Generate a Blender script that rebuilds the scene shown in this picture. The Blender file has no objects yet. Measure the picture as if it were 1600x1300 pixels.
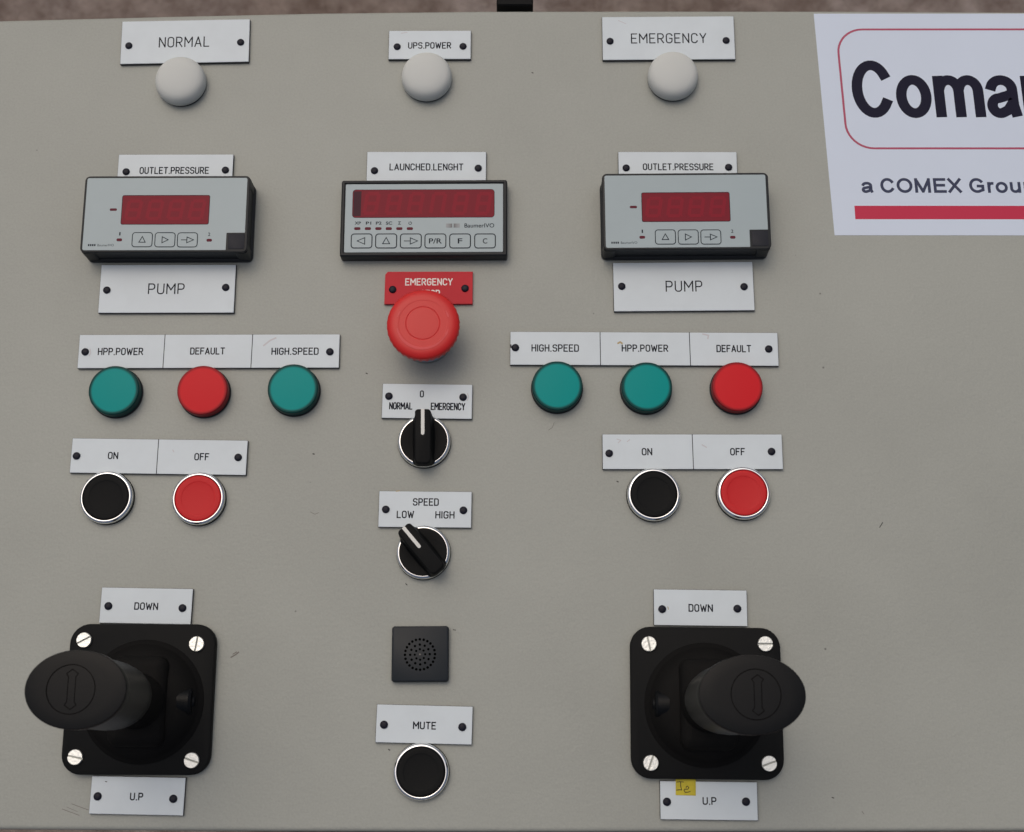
import bpy, math, random
from mathutils import Matrix, Vector
random.seed(7)
S = 0.001            # the scene is written in millimetres
Z0 = 900.0           # height of the control panel face above the ground
D = bpy.data
sc = bpy.context.scene
col = sc.collection

# ------------------------------------------------------------------ camera
F_PX, H_CAM = 2139.7, 745.0
PITCH, YAW, ROLL = 0.22970, 0.009442, 0.006686
ROT = (Matrix.Rotation(YAW, 3, 'Y') @ Matrix.Rotation(PITCH, 3, 'X') @ Matrix.Rotation(ROLL, 3, 'Z'))
cam_data = D.cameras.new("camera")
cam = D.objects.new("camera", cam_data)
col.objects.link(cam)
cam.matrix_world = Matrix.Translation((0, 0, (H_CAM + Z0) * S)) @ ROT.to_4x4()
cam_data.sensor_width = 36.0
cam_data.lens = 36.0 * F_PX / 1600.0
cam_data.clip_start = 0.05
cam_data.clip_end = 500
cam_data.dof.use_dof = True
cam_data.dof.focus_distance = 0.765
cam_data.dof.aperture_fstop = 15.0
sc.camera = cam

# ------------------------------------------------------------------ light
SUN_EL, SUN_AZ = math.radians(66), math.radians(-28)     # azimuth from +Y (far side) towards +X
world = D.worlds.new("World")
sc.world = world
world.use_nodes = True
wn = world.node_tree.nodes
sky = wn.new('ShaderNodeTexSky')
sky.sky_type = 'NISHITA'
sky.sun_disc = False
sky.sun_elevation = SUN_EL
sky.sun_rotation = SUN_AZ
sky.air_density = 0.9
sky.dust_density = 9.0
sky.ozone_density = 0.0
wn['Background'].inputs['Strength'].default_value = 0.071
world.node_tree.links.new(sky.outputs[0], wn['Background'].inputs['Color'])
sun_d = D.lights.new("sun", 'SUN')
sun_d.energy = 0.5
sun_d.angle = math.radians(90)
sun_d.color = (1.0, 0.985, 0.94)
sun = D.objects.new("sun", sun_d)
col.objects.link(sun)
sdir = Vector((math.sin(SUN_AZ) * math.cos(SUN_EL), math.cos(SUN_AZ) * math.cos(SUN_EL), math.sin(SUN_EL)))
sun.rotation_euler = sdir.to_track_quat('Z', 'Y').to_euler()
sun.location = (0, 0.5, 3)
vs = sc.view_settings
sc.display_settings.display_device = 'sRGB'
vs.view_transform = 'Standard'
vs.look = 'None'
vs.exposure = 0.0
vs.gamma = 1.0

# ------------------------------------------------------------------ helpers
def at(px, py, z=0.0):
    """point of the place (mm, panel coordinates) seen at a photograph pixel, at height z above the panel"""
    d = ROT @ Vector(((px - 800) / F_PX, -(py - 650) / F_PX, -1.0))
    t = (H_CAM - z) / -d.z
    return Vector((d.x * t, d.y * t))

class Local:
    """local frame of a thing that sits on the panel: centre and rotation in panel coordinates"""
    def __init__(self, c, rot=0.0):
        self.c, self.rot = Vector(c), rot
    def __call__(self, px, py, z=0.0):
        p = at(px, py, z) - self.c
        ca, sa = math.cos(-self.rot), math.sin(-self.rot)
        return (p.x * ca - p.y * sa, p.x * sa + p.y * ca)

def quad(pts, z):
    P = [at(*p, z) for p in pts]
    c = sum(P, Vector((0, 0))) / 4
    t = (P[1] - P[0] + P[2] - P[3]) / 2
    l = (P[0] - P[3] + P[1] - P[2]) / 2
    r1 = math.atan2(t.y, t.x); r2 = math.atan2(-l.x, l.y)
    rot = (r1 * t.length + r2 * l.length) / (t.length + l.length)
    return c, t.length, l.length, rot

class MB:
    def __init__(self):
        self.v, self.f, self.m, self.mats = [], [], [], []
        self.cur = 0
    def mat(self, m):
        if m not in self.mats: self.mats.append(m)
        self.cur = self.mats.index(m); return self
    def add(self, vs_, fs):
        o = len(self.v); self.v += [tuple(p) for p in vs_]
        for f in fs: self.f.append([i + o for i in f]); self.m.append(self.cur)
        return self
    def loft(self, rings, cap0=True, cap1=True):
        n = len(rings[0]); vv = [p for r in rings for p in r]; fs = []
        for k in range(len(rings) - 1):
            for i in range(n):
                j = (i + 1) % n
                fs.append((k * n + i, k * n + j, (k + 1) * n + j, (k + 1) * n + i))
        if cap0: fs.append(tuple(reversed(range(n))))
        if cap1: fs.append(tuple((len(rings) - 1) * n + i for i in range(n)))
        return self.add(vv, fs)
    def lathe(self, prof, n=48, cx=0, cy=0, cap0=False, cap1=True, sx=1, sy=1):
        rings = [[(cx + r * sx * math.cos(2 * math.pi * i / n), cy + r * sy * math.sin(2 * math.pi * i / n), z) for i in range(n)] for r, z in prof]
        return self.loft(rings, cap0, cap1)
    def rr(self, w, h, r, prof, cx=0, cy=0, n=5, cap0=False, cap1=True, rot=0):
        """rounded rectangle prism; prof = [(inset, z)...]"""
        rings = []
        for ins, z in prof:
            rings.append([(x, y, z) for x, y in rrect(w - 2 * ins, h - 2 * ins, max(r - ins, 0.02), cx, cy, n, rot)])
        return self.loft(rings, cap0, cap1)
    def ribbon(self, pts, w, z, closed=False):
        P = [Vector(p[:2]) for p in pts]
        if not closed:       # break the stroke at hairpin corners
            for i in range(1, len(P) - 1):
                if (P[i] - P[i - 1]).normalized().dot((P[i + 1] - P[i]).normalized()) < -0.15:
                    self.ribbon(P[:i + 1], w, z); return self.ribbon(P[i:], w, z + 0.006)
        n = len(P); Lf, Rt = [], []
        for i in range(n):
            a = P[(i - 1) % n] if (closed or i > 0) else None
            b = P[(i + 1) % n] if (closed or i < n - 1) else None
            d1 = (P[i] - a).normalized() if a is not None else None
            d2 = (b - P[i]).normalized() if b is not None else None
            if d1 is None: d1 = d2
            if d2 is None: d2 = d1
            n1 = Vector((-d1.y, d1.x)); n2 = Vector((-d2.y, d2.x))
            m = n1 + n2
            if m.length < 1e-4: m = n1.copy()
            m.normalize(); k = min(1 / max(m.dot(n1), 0.2), 2.0)
            off = m * (w / 2 * k)
            p = P[i].copy()
            if not closed and i == 0: p = p - d1 * w * 0.35
            if not closed and i == n - 1: p = p + d1 * w * 0.35
            Lf.append((p.x + off.x, p.y + off.y, z)); Rt.append((p.x - off.x, p.y - off.y, z))
        fs = []
        for i in range(n if closed else n - 1):
            j = (i + 1) % n
            fs.append((i, n + i, n + j, j))
        return self.add(Lf + Rt, fs)
    def poly(self, pts, z):
        return self.add([(p[0], p[1], z) for p in pts], [tuple(range(len(pts)))])
    def build(self, name, parent=None, loc=(0, 0, 0), rot=0.0, mat=None, smooth=30):
        if mat is not None: self.mats = [mat]; self.m = [0] * len(self.f)
        me = D.meshes.new(name)
        me.from_pydata([(x * S, y * S, z * S) for x, y, z in self.v], [], self.f)
        for m in self.mats: me.materials.append(m)
        me.polygons.foreach_set('material_index', self.m)
        me.polygons.foreach_set('use_smooth', [True] * len(self.f))
        me.update()
        me.set_sharp_from_angle(angle=math.radians(smooth))
        o = D.objects.new(name, me); col.objects.link(o)
        o.parent = parent
        o.location = tuple(c * S for c in loc); o.rotation_euler = (0, 0, rot)
        return o

def rrect(w, h, r, cx=0, cy=0, n=5, rot=0):
    pts = []
    for k, (sx, sy) in enumerate(((1, 1), (-1, 1), (-1, -1), (1, -1))):
        for i in range(n + 1):
            a = math.pi / 2 * (k + i / n)
            pts.append((sx * (w / 2 - r) + r * math.cos(a), sy * (h / 2 - r) + r * math.sin(a)))
    ca, sa = math.cos(rot), math.sin(rot)
    return [(cx + x * ca - y * sa, cy + x * sa + y * ca) for x, y in pts]

def fillet(pts, closed=False, n=5):
    """pts (x, y[, r]) -> polyline with rounded corners"""
    out = []; N = len(pts)
    for i, p in enumerate(pts):
        r = p[2] if len(p) > 2 else 0
        if r <= 0 or (not closed and i in (0, N - 1)):
            out.append(Vector(p[:2])); continue
        P, A, B = Vector(p[:2]), Vector(pts[i - 1][:2]), Vector(pts[(i + 1) % N][:2])
        ra = min(r, (A - P).length * 0.5 if len(pts[i - 1]) > 2 else (A - P).length)
        rb = min(r, (B - P).length * 0.5 if len(pts[(i + 1) % N]) > 2 else (B - P).length)
        r = min(ra, rb)
        s, e = P + (A - P).normalized() * r, P + (B - P).normalized() * r
        k = 0.55
        for j in range(n + 1):
            t = j / n
            c1, c2 = s + (P - s) * k, e + (P - e) * k
            out.append(s * (1 - t) ** 3 + c1 * 3 * t * (1 - t) ** 2 + c2 * 3 * t * t * (1 - t) + e * t ** 3)
    return out

GL = {   # single-stroke engraving alphabet: width, [(closed, points)...]
 'A': (3.3, [(0, [(0, 0), (1.65, 6), (3.3, 0)]), (0, [(.55, 1.8), (2.75, 1.8)])]),
 'C': (3, [(0, [(3, 4.5), (3, 6, 1.5), (0, 6, 1.5), (0, 0, 1.5), (3, 0, 1.5), (3, 1.5)])]),
 'D': (3, [(1, [(0, 0), (0, 6), (3, 6, 1.3), (3, 0, 1.3)])]),
 'E': (2.8, [(0, [(2.8, 6), (0, 6), (0, 0), (2.8, 0)]), (0, [(.2, 3.1), (2.3, 3.1)])]),
 'F': (2.7, [(0, [(2.7, 6), (0, 6), (0, 0)]), (0, [(.2, 3.1), (2.2, 3.1)])]),
 'G': (3, [(0, [(3, 4.6), (3, 6, 1.5), (0, 6, 1.5), (0, 0, 1.5), (3, 0, 1.5), (3, 2.9), (1.7, 2.9)])]),
 'H': (3, [(0, [(0, 0), (0, 6)]), (0, [(3, 0), (3, 6)]), (0, [(.2, 3.1), (2.8, 3.1)])]),
 'I': (0.1, [(0, [(0.05, 0), (0.05, 6)])]),
 'L': (2.6, [(0, [(0, 6), (0, 0), (2.6, 0)])]),
 'M': (3.9, [(0, [(0, 0), (0, 6), (1.95, 2.3), (3.9, 6), (3.9, 0)])]),
 'N': (3.1, [(0, [(0, 0), (0, 6), (3.1, 0), (3.1, 6)])]),
 'O': (3, [(1, [(0, 0, 1.5), (0, 6, 1.5), (3, 6, 1.5), (3, 0, 1.5)])]),
 'P': (2.9, [(0, [(0, 0), (0, 6), (2.9, 6, 1.4), (2.9, 2.7, 1.4), (.2, 2.7)])]),
 'R': (3, [(0, [(0, 0), (0, 6), (2.9, 6, 1.4), (2.9, 2.8, 1.4), (.2, 2.8)]), (0, [(1.5, 2.6), (3, 0)])]),
 'S': (3, [(0, [(3, 4.7), (3, 6, 1.4), (0, 6, 1.4), (0, 3.1, 1.4), (3, 3.1, 1.4), (3, 0, 1.4), (0, 0, 1.4), (0, 1.3)])]),
 'T': (3.1, [(0, [(0, 6), (3.1, 6)]), (0, [(1.55, 5.8), (1.55, 0)])]),
 'U': (3, [(0, [(0, 6), (0, 0, 1.5), (3, 0, 1.5), (3, 6)])]),
 'V': (3, [(0, [(0, 6), (1.5, 0), (3, 6)])]),
 'W': (4.4, [(0, [(0, 6), (1.1, 0), (2.2, 4.8), (3.3, 0), (4.4, 6)])]),
 'Y': (3.1, [(0, [(0, 6), (1.55, 2.8), (3.1, 6)]), (0, [(1.55, 2.6), (1.55, 0)])]),
 '.': (0.3, [(0, [(0, 0.0), (0.3, 0.0)])]),
 '0': (2.5, [(1, [(0, 0, 1.25), (0, 6, 1.25), (2.5, 6, 1.25), (2.5, 0, 1.25)])]),
}
def engrave(mb, s, cx, cy, w, h, stroke, z):
    gap = 1.55
    tot = sum(GL[c][0] for c in s) + gap * (len(s) - 1)
    kx = (w - stroke) / tot; ky = (h - stroke) / 6.0
    x = cx - (w - stroke) / 2; y0 = cy - (h - stroke) / 2; q = 0
    for c in s:
        gw, strokes = GL[c]
        for k, (cl, pts) in enumerate(strokes):
            pl = fillet([(p[0] * kx, p[1] * ky) + ((p[2] * min(kx, ky),) if len(p) > 2 else ()) for p in pts], bool(cl))
            mb.ribbon([(x + p.x, y0 + p.y) for p in pl], stroke, z + 0.012 * k, bool(cl))
        x += (gw + gap) * kx

def font_mesh(mb, s, cx, cy, w, h_cap, z, bold=0.0, italic=0.0, spacing=1.0):
    """flat printed letters; w = full width, h_cap = height of a capital"""
    cu = D.curves.new('t', 'FONT'); cu.body = s; cu.size = 1.0; cu.offset = bold; cu.shear = italic
    cu.space_character = spacing; cu.resolution_u = 4
    o = D.objects.new('t', cu); col.objects.link(o)
    me = bpy.data.meshes.new_from_object(o.evaluated_get(bpy.context.evaluated_depsgraph_get()))
    xs = [v.co.x for v in me.vertices]
    x0, x1 = min(xs), max(xs)
    cap = 0.729 if not FONT_CAP else FONT_CAP[0]
    kx = w / (x1 - x0); ky = h_cap / (cap + 2 * bold)
    mb.add([((v.co.x - x0) * kx + cx - w / 2, (v.co.y + bold) * ky + cy - h_cap / 2, z) for v in me.vertices],
           [tuple(p.vertices) for p in me.polygons])
    D.objects.remove(o); D.curves.remove(cu); D.meshes.remove(me)
FONT_CAP = []
def _cap():
    cu = D.curves.new('t', 'FONT'); cu.body = 'H'; o = D.objects.new('t', cu); col.objects.link(o)
    me = bpy.data.meshes.new_from_object(o.evaluated_get(bpy.context.evaluated_depsgraph_get()))
    FONT_CAP.append(max(v.co.y for v in me.vertices)); D.objects.remove(o); D.curves.remove(cu); D.meshes.remove(me)
_cap()

def thing(name, label, cat, c=(0, 0), z=0.0, rot=0.0, group=None):
    o = D.objects.new(name, None); col.objects.link(o)
    o.empty_display_size = 0.01
    o.location = (c[0] * S, c[1] * S, (Z0 + z) * S); o.rotation_euler = (0, 0, rot)
    o['label'] = label; o['category'] = cat
    if group: o['group'] = group
    return o
def copy_tree(o, parent=None):
    c = o.copy(); col.objects.link(c); c.parent = parent
    for ch in list(o.children): copy_tree(ch, c)
    return c
def place(o, c, z=0.0, rot=0.0, label=None):
    o.location = (c[0] * S, c[1] * S, (Z0 + z) * S); o.rotation_euler = (0, 0, rot)
    if label: o['label'] = label

# ------------------------------------------------------------------ materials
def mat(name, color, rough=0.5, metal=0.0, spec=0.5, bump=None, mottle=None, coat=0.0, sss=0.0):
    m = D.materials.new(name); m.use_nodes = True
    nt = m.node_tree; b = nt.nodes['Principled BSDF']
    b.inputs['Base Color'].default_value = (*color, 1)
    b.inputs['Roughness'].default_value = rough
    b.inputs['Metallic'].default_value = metal
    b.inputs['Specular IOR Level'].default_value = spec
    b.inputs['Coat Weight'].default_value = coat
    if sss:
        b.inputs['Subsurface Weight'].default_value = sss
        b.inputs['Subsurface Radius'].default_value = (0.003, 0.003, 0.003)
        b.inputs['Subsurface Scale'].default_value = 1.0
    geo = nt.nodes.new('ShaderNodeNewGeometry')
    if bump:
        scale, strength, dist = bump
        tx = nt.nodes.new('ShaderNodeTexNoise'); tx.inputs['Scale'].default_value = scale
        tx.inputs['Detail'].default_value = 3
        bp = nt.nodes.new('ShaderNodeBump'); bp.inputs['Strength'].default_value = strength
        bp.inputs['Distance'].default_value = dist
        nt.links.new(geo.outputs['Position'], tx.inputs['Vector'])
        nt.links.new(tx.outputs['Fac'], bp.inputs['Height'])
        nt.links.new(bp.outputs['Normal'], b.inputs['Normal'])
    if mottle:
        scale, amt = mottle
        tx = nt.nodes.new('ShaderNodeTexNoise'); tx.inputs['Scale'].default_value = scale
        tx.inputs['Detail'].default_value = 5; tx.inputs['Roughness'].default_value = 0.65
        nt.links.new(geo.outputs['Position'], tx.inputs['Vector'])
        cr = nt.nodes.new('ShaderNodeValToRGB')
        cr.color_ramp.elements[0].position = 0.3; cr.color_ramp.elements[1].position = 0.7
        cr.color_ramp.elements[0].color = (*[c * (1 - amt) for c in color], 1)
        cr.color_ramp.elements[1].color = (*[min(1, c * (1 + amt)) for c in color], 1)
        nt.links.new(tx.outputs['Fac'], cr.inputs['Fac'])
        nt.links.new(cr.outputs['Color'], b.inputs['Base Color'])
    return m

M_panel = mat('textured_grey_powder_coat', (0.343, 0.363, 0.338), 0.5, spec=0.35, bump=(360, 0.27, 0.0008), mottle=(7, 0.055))
def refine_panel(m):
    nt = m.node_tree; b = nt.nodes['Principled BSDF']
    geo = nt.nodes.new('ShaderNodeNewGeometry')
    # speckle + the odd dark spot on top of the broad mottling
    src = b.inputs['Base Color'].links[0].from_socket
    n1 = nt.nodes.new('ShaderNodeTexNoise'); n1.inputs['Scale'].default_value = 900; n1.inputs['Detail'].default_value = 2
    nt.links.new(geo.outputs['Position'], n1.inputs['Vector'])
    r1 = nt.nodes.new('ShaderNodeMapRange'); r1.inputs['To Min'].default_value = 0.96; r1.inputs['To Max'].default_value = 1.04
    r1.inputs['From Min'].default_value = 0.3; r1.inputs['From Max'].default_value = 0.7
    nt.links.new(n1.outputs['Fac'], r1.inputs['Value'])
    v = nt.nodes.new('ShaderNodeTexVoronoi'); v.inputs['Scale'].default_value = 38
    nt.links.new(geo.outputs['Position'], v.inputs['Vector'])
    lt = nt.nodes.new('ShaderNodeMapRange'); lt.inputs['From Min'].default_value = 0.012; lt.inputs['From Max'].default_value = 0.03
    lt.inputs['To Min'].default_value = 0.45; lt.inputs['To Max'].default_value = 1.0
    nt.links.new(v.outputs['Distance'], lt.inputs['Value'])
    mu = nt.nodes.new('ShaderNodeMath'); mu.operation = 'MULTIPLY'
    nt.links.new(r1.outputs[0], mu.inputs[0]); nt.links.new(lt.outputs[0], mu.inputs[1])
    mx = nt.nodes.new('ShaderNodeMix'); mx.data_type = 'RGBA'; mx.blend_type = 'MULTIPLY'; mx.inputs[0].default_value = 1
    nt.links.new(src, mx.inputs[6]); nt.links.new(mu.outputs[0], mx.inputs[7])
    nt.links.new(mx.outputs[2], b.inputs['Base Color'])
refine_panel(M_panel)

M_white = mat('white_engraving_laminate', (0.60, 0.68, 0.735), 0.42, spec=0.4, mottle=(60, 0.03))
M_core = mat('black_laminate_core', (0.015, 0.016, 0.022), 0.5)
M_ink = mat('engraved_black_letters', (0.014, 0.015, 0.022), 0.8, spec=0.05)
M_redplate = mat('red_engraving_laminate', (0.50, 0.022, 0.035), 0.5, spec=0.2, mottle=(60, 0.05))
M_wink = mat('engraved_white_letters', (0.75, 0.72, 0.70), 0.6)
M_rivet = mat('black_plastic_rivet', (0.007, 0.008, 0.018), 0.5, spec=0.25)
M_black = mat('black_moulded_plastic', (0.006, 0.0068, 0.0075), 0.6, spec=0.12, bump=(1500, 0.15, 0.0002))
M_grip = mat('satin_black_grip_plastic', (0.0045, 0.0055, 0.0068), 0.42, spec=0.16, bump=(1800, 0.12, 0.0002))
M_rubber = mat('matt_black_rubber', (0.006, 0.006, 0.006), 0.7, spec=0.12)
M_housing = mat('dark_grey_housing_plastic', (0.017, 0.020, 0.023), 0.5, spec=0.3)
M_notch = mat('smoked_dark_window', (0.026, 0.028, 0.036), 0.5, spec=0.15)
M_face = mat('pale_grey_foil', (0.335, 0.415, 0.45), 0.38, spec=0.4, mottle=(40, 0.02))
M_print = mat('dark_grey_print', (0.018, 0.022, 0.030), 0.7, spec=0.08)
M_ledoff = mat('unlit_red_indicator', (0.12, 0.02, 0.035), 0.55, spec=0.15)
M_window = mat('red_filter_window', (0.200, 0.013, 0.027), 0.4, spec=0.12)
M_winedge = mat('dark_window_edge', (0.06, 0.02, 0.03), 0.55, spec=0.16)
M_digit = mat('unlit_red_segments', (0.245, 0.012, 0.028), 0.4, spec=0.12)
M_chrome = mat('chrome', (0.96, 0.97, 0.97), 0.05, metal=1.0)
M_chromeside = mat('satin_chrome_side', (0.42, 0.45, 0.45), 0.3, metal=1.0)
M_redcap = mat('red_button_plastic', (0.56, 0.02, 0.024), 0.5, spec=0.2, sss=0.1)
M_estop = mat('red_emergency_plastic', (0.60, 0.020, 0.020), 0.42, spec=0.4, sss=0.1)
M_estop2 = mat('pale_red_turn_arrow', (0.66, 0.075, 0.08), 0.5, spec=0.3)  # moulded arrows drawn as flat crescents in a paler red
M_lamp = mat('white_lamp_plastic', (0.58, 0.61, 0.60), 0.55, spec=0.25, sss=0.4)
M_whitemark = mat('white_pointer_insert', (0.68, 0.70, 0.68), 0.5)
M_screw = mat('zinc_screw', (0.72, 0.75, 0.74), 0.36, metal=0.85, bump=(700, 0.4, 0.0004))
M_slot = mat('screw_slot_metal', (0.40, 0.42, 0.40), 0.5, metal=0.7)
M_sticker = mat('white_vinyl_sticker', (0.60, 0.69, 0.83), 0.35, spec=0.45, mottle=(14, 0.02))
M_stink = mat('dark_blue_sticker_ink', (0.010, 0.010, 0.028), 0.5, spec=0.12)
M_stgrey = mat('slate_sticker_ink', (0.05, 0.06, 0.11), 0.5, spec=0.12)
M_stred = mat('red_sticker_ink', (0.52, 0.033, 0.080), 0.5, spec=0.2)
M_stline = mat('crimson_sticker_line', (0.38, 0.045, 0.11), 0.4)
M_tape = mat('yellow_paper_tape', (0.50, 0.42, 0.02), 0.6, mottle=(150, 0.18))
M_pen = mat('black_pen', (0.03, 0.025, 0.005), 0.6)
M_grille = mat('grey_black_buzzer_plastic', (0.011, 0.016, 0.022), 0.45, spec=0.25, bump=(1500, 0.15, 0.0002))
M_recess_dark = mat('painted_recess_dark', (0.0015, 0.0015, 0.0015), 0.9, spec=0.0)  # near-black painted for the shade inside holes and grooves
M_scuff = mat('dark_scuff', (0.16, 0.15, 0.135), 0.6)
M_scratch = mat('black_scratch', (0.03, 0.03, 0.03), 0.6)
M_stain = mat('brown_stain', (0.42, 0.33, 0.17), 0.6)
M_smudge = mat('faint_grey_smudge', (0.52, 0.52, 0.56), 0.5)

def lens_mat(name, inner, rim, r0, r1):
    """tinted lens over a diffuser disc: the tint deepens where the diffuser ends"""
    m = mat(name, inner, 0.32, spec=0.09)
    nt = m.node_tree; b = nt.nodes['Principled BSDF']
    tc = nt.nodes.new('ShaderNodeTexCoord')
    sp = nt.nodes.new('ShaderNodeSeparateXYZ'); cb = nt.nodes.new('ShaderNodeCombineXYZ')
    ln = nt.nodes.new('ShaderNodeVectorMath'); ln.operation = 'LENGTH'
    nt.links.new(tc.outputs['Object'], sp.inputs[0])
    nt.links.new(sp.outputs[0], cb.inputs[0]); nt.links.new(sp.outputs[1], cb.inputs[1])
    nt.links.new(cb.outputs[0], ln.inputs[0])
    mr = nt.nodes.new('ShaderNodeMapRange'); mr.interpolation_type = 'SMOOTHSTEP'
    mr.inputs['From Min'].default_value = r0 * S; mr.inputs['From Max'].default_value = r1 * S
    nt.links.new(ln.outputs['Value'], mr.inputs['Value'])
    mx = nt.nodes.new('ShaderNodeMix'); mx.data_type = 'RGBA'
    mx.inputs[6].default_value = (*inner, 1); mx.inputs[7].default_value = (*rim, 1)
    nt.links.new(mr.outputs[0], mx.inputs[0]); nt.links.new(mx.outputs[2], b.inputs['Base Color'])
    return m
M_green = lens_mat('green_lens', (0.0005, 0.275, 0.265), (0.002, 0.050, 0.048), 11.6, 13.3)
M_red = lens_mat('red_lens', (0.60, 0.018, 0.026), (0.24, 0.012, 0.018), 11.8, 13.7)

# ------------------------------------------------------------------ ground
def ground_mat():
    m = mat('brown_gravelly_ground', (0.12, 0.09, 0.075), 0.9)
    nt = m.node_tree; b = nt.nodes['Principled BSDF']
    geo = nt.nodes.new('ShaderNodeNewGeometry')
    a = nt.nodes.new('ShaderNodeTexNoise'); a.inputs['Scale'].default_value = 26; a.inputs['Detail'].default_value = 8
    a.inputs['Roughness'].default_value = 0.7
    c = nt.nodes.new('ShaderNodeTexNoise'); c.inputs['Scale'].default_value = 5; c.inputs['Detail'].default_value = 3
    for n in (a, c): nt.links.new(geo.outputs['Position'], n.inputs['Vector'])
    r = nt.nodes.new('ShaderNodeValToRGB')
    e = r.color_ramp.elements; e[0].position = 0.36; e[1].position = 0.66
    e[0].color = (0.125, 0.096, 0.083, 1); e[1].color = (0.27, 0.235, 0.215, 1)
    nt.links.new(a.outputs['Fac'], r.inputs['Fac'])
    r2 = nt.nodes.new('ShaderNodeValToRGB')
    e = r2.color_ramp.elements; e[0].position = 0.4; e[1].position = 0.62
    e[0].color = (0.92, 0.87, 0.84, 1); e[1].color = (1.05, 1.05, 1.08, 1)
    nt.links.new(c.outputs['Fac'], r2.inputs['Fac'])
    mx = nt.nodes.new('ShaderNodeMix'); mx.data_type = 'RGBA'; mx.blend_type = 'MULTIPLY'; mx.inputs[0].default_value = 1
    nt.links.new(r.outputs['Color'], mx.inputs[6]); nt.links.new(r2.outputs['Color'], mx.inputs[7])
    nt.links.new(mx.outputs[2], b.inputs['Base Color'])
    bp = nt.nodes.new('ShaderNodeBump'); bp.inputs['Strength'].default_value = 0.6; bp.inputs['Distance'].default_value = 0.01
    nt.links.new(a.outputs['Fac'], bp.inputs['Height']); nt.links.new(bp.outputs['Normal'], b.inputs['Normal'])
    return m
g = MB(); R_ = 60000.0
g.add([(-R_, -R_, 0), (R_, -R_, 0), (R_, R_, 0), (-R_, R_, 0)], [(0, 1, 2, 3)])
go = g.build('ground', mat=ground_mat()); go['kind'] = 'structure'

# ------------------------------------------------------------------ cabinet with its control panel
cab = thing('control_cabinet', 'beige grey textured metal control cabinet whose top face fills the picture', 'control cabinet')
top = [at(px, py) for px, py in ((-160, 38), (0, 31), (250, 24.5), (500, 19), (750, 16.2), (1000, 15.8), (1300, 16), (1600, 17.6), (1900, 20))]
bot = [at(px, py) for px, py in ((1900, 1300.5), (1600, 1299), (1200, 1300), (800, 1300.5), (400, 1299.2), (0, 1296.5), (-160, 1294))]
outl = top + bot                                   # clockwise
outl = list(reversed(outl))
cen = sum(outl, Vector((0, 0))) / len(outl)
def inset(pts, d):
    n = len(pts); out = []
    for i in range(n):
        a, p, b = pts[i - 1], pts[i], pts[(i + 1) % n]
        n1 = Vector((-(p - a).normalized().y, (p - a).normalized().x)); n2 = Vector((-(b - p).normalized().y, (b - p).normalized().x))
        m = (n1 + n2).normalized(); out.append(p + m * (d / max(m.dot(n1), 0.3)))
    return out
pm = MB(); rings = []
for d, z in ((0, -32), (0, -2.6), (0.25, -1.4), (0.9, -0.5), (1.8, -0.1), (2.8, 0)):
    rings.append([(p.x, p.y, z) for p in inset(outl, d)])
pm.loft(rings, False, True)
pan = pm.build('panel', cab, mat=M_panel, smooth=50)
bm_ = MB(); o2 = inset(outl, 12)
bm_.loft([[(p.x, p.y, -640) for p in o2], [(p.x, p.y, -31.5) for p in o2]], True, False)
bm_.build('cabinet_body', cab, mat=M_panel)
for px in (-100, 1790):
    for py in (80, 1230):
        p = at(px, py)
        lg = MB(); lg.rr(40, 40, 3, [(0, -899.9), (0, -640)], p.x, p.y)
        lg.build('leg', cab, mat=M_housing)
# black bracket that sticks out behind the top edge
c = at(804.5, 0, -6)
br = MB(); br.rr(22.2, 34, 0.8, [(0, -60), (0, -7), (0.8, -6)], c.x, c.y + 13.5)
br.build('bracket', cab, mat=M_black)
# wear on the paint
def marks(name, items, m):
    for k, (pts, w) in enumerate(items):
        mb = MB(); mb.ribbon([at(*p) for p in pts], w, 0.02); mb.build(name, cab, mat=m)
marks('scratch', [([(1374.5, 824), (1377, 820), (1379, 816.5)], 0.45), ([(489, 709), (491, 709.6)], 0.7), ([(831, 113.5), (833, 114)], 0.6),
                  ([(572, 583), (574, 584)], 0.6), ([(634, 912), (636, 914)], 0.5), ([(964, 752), (966, 753)], 0.6), ([(708, 984), (712, 984.6)], 0.45),
                  ([(607, 1171), (609, 1172)], 0.6), ([(1300, 1246), (1303, 1247)], 0.5)], M_scratch)
marks('scuff', [([(361, 1027), (368, 1023), (373, 1019)], 0.7), ([(364, 1022), (370, 1018.6)], 0.5), ([(112, 1256), (138, 1265.5)], 0.28),
                ([(97, 1264), (124, 1274)], 0.28), ([(104, 1261), (121, 1268)], 0.2), ([(485, 800), (492, 803.5), (498, 801)], 0.25),
                ([(857, 672), (863, 668), (866, 660)], 0.22), ([(1347, 1268), (1350, 1272)], 0.3)], M_scuff)

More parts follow.
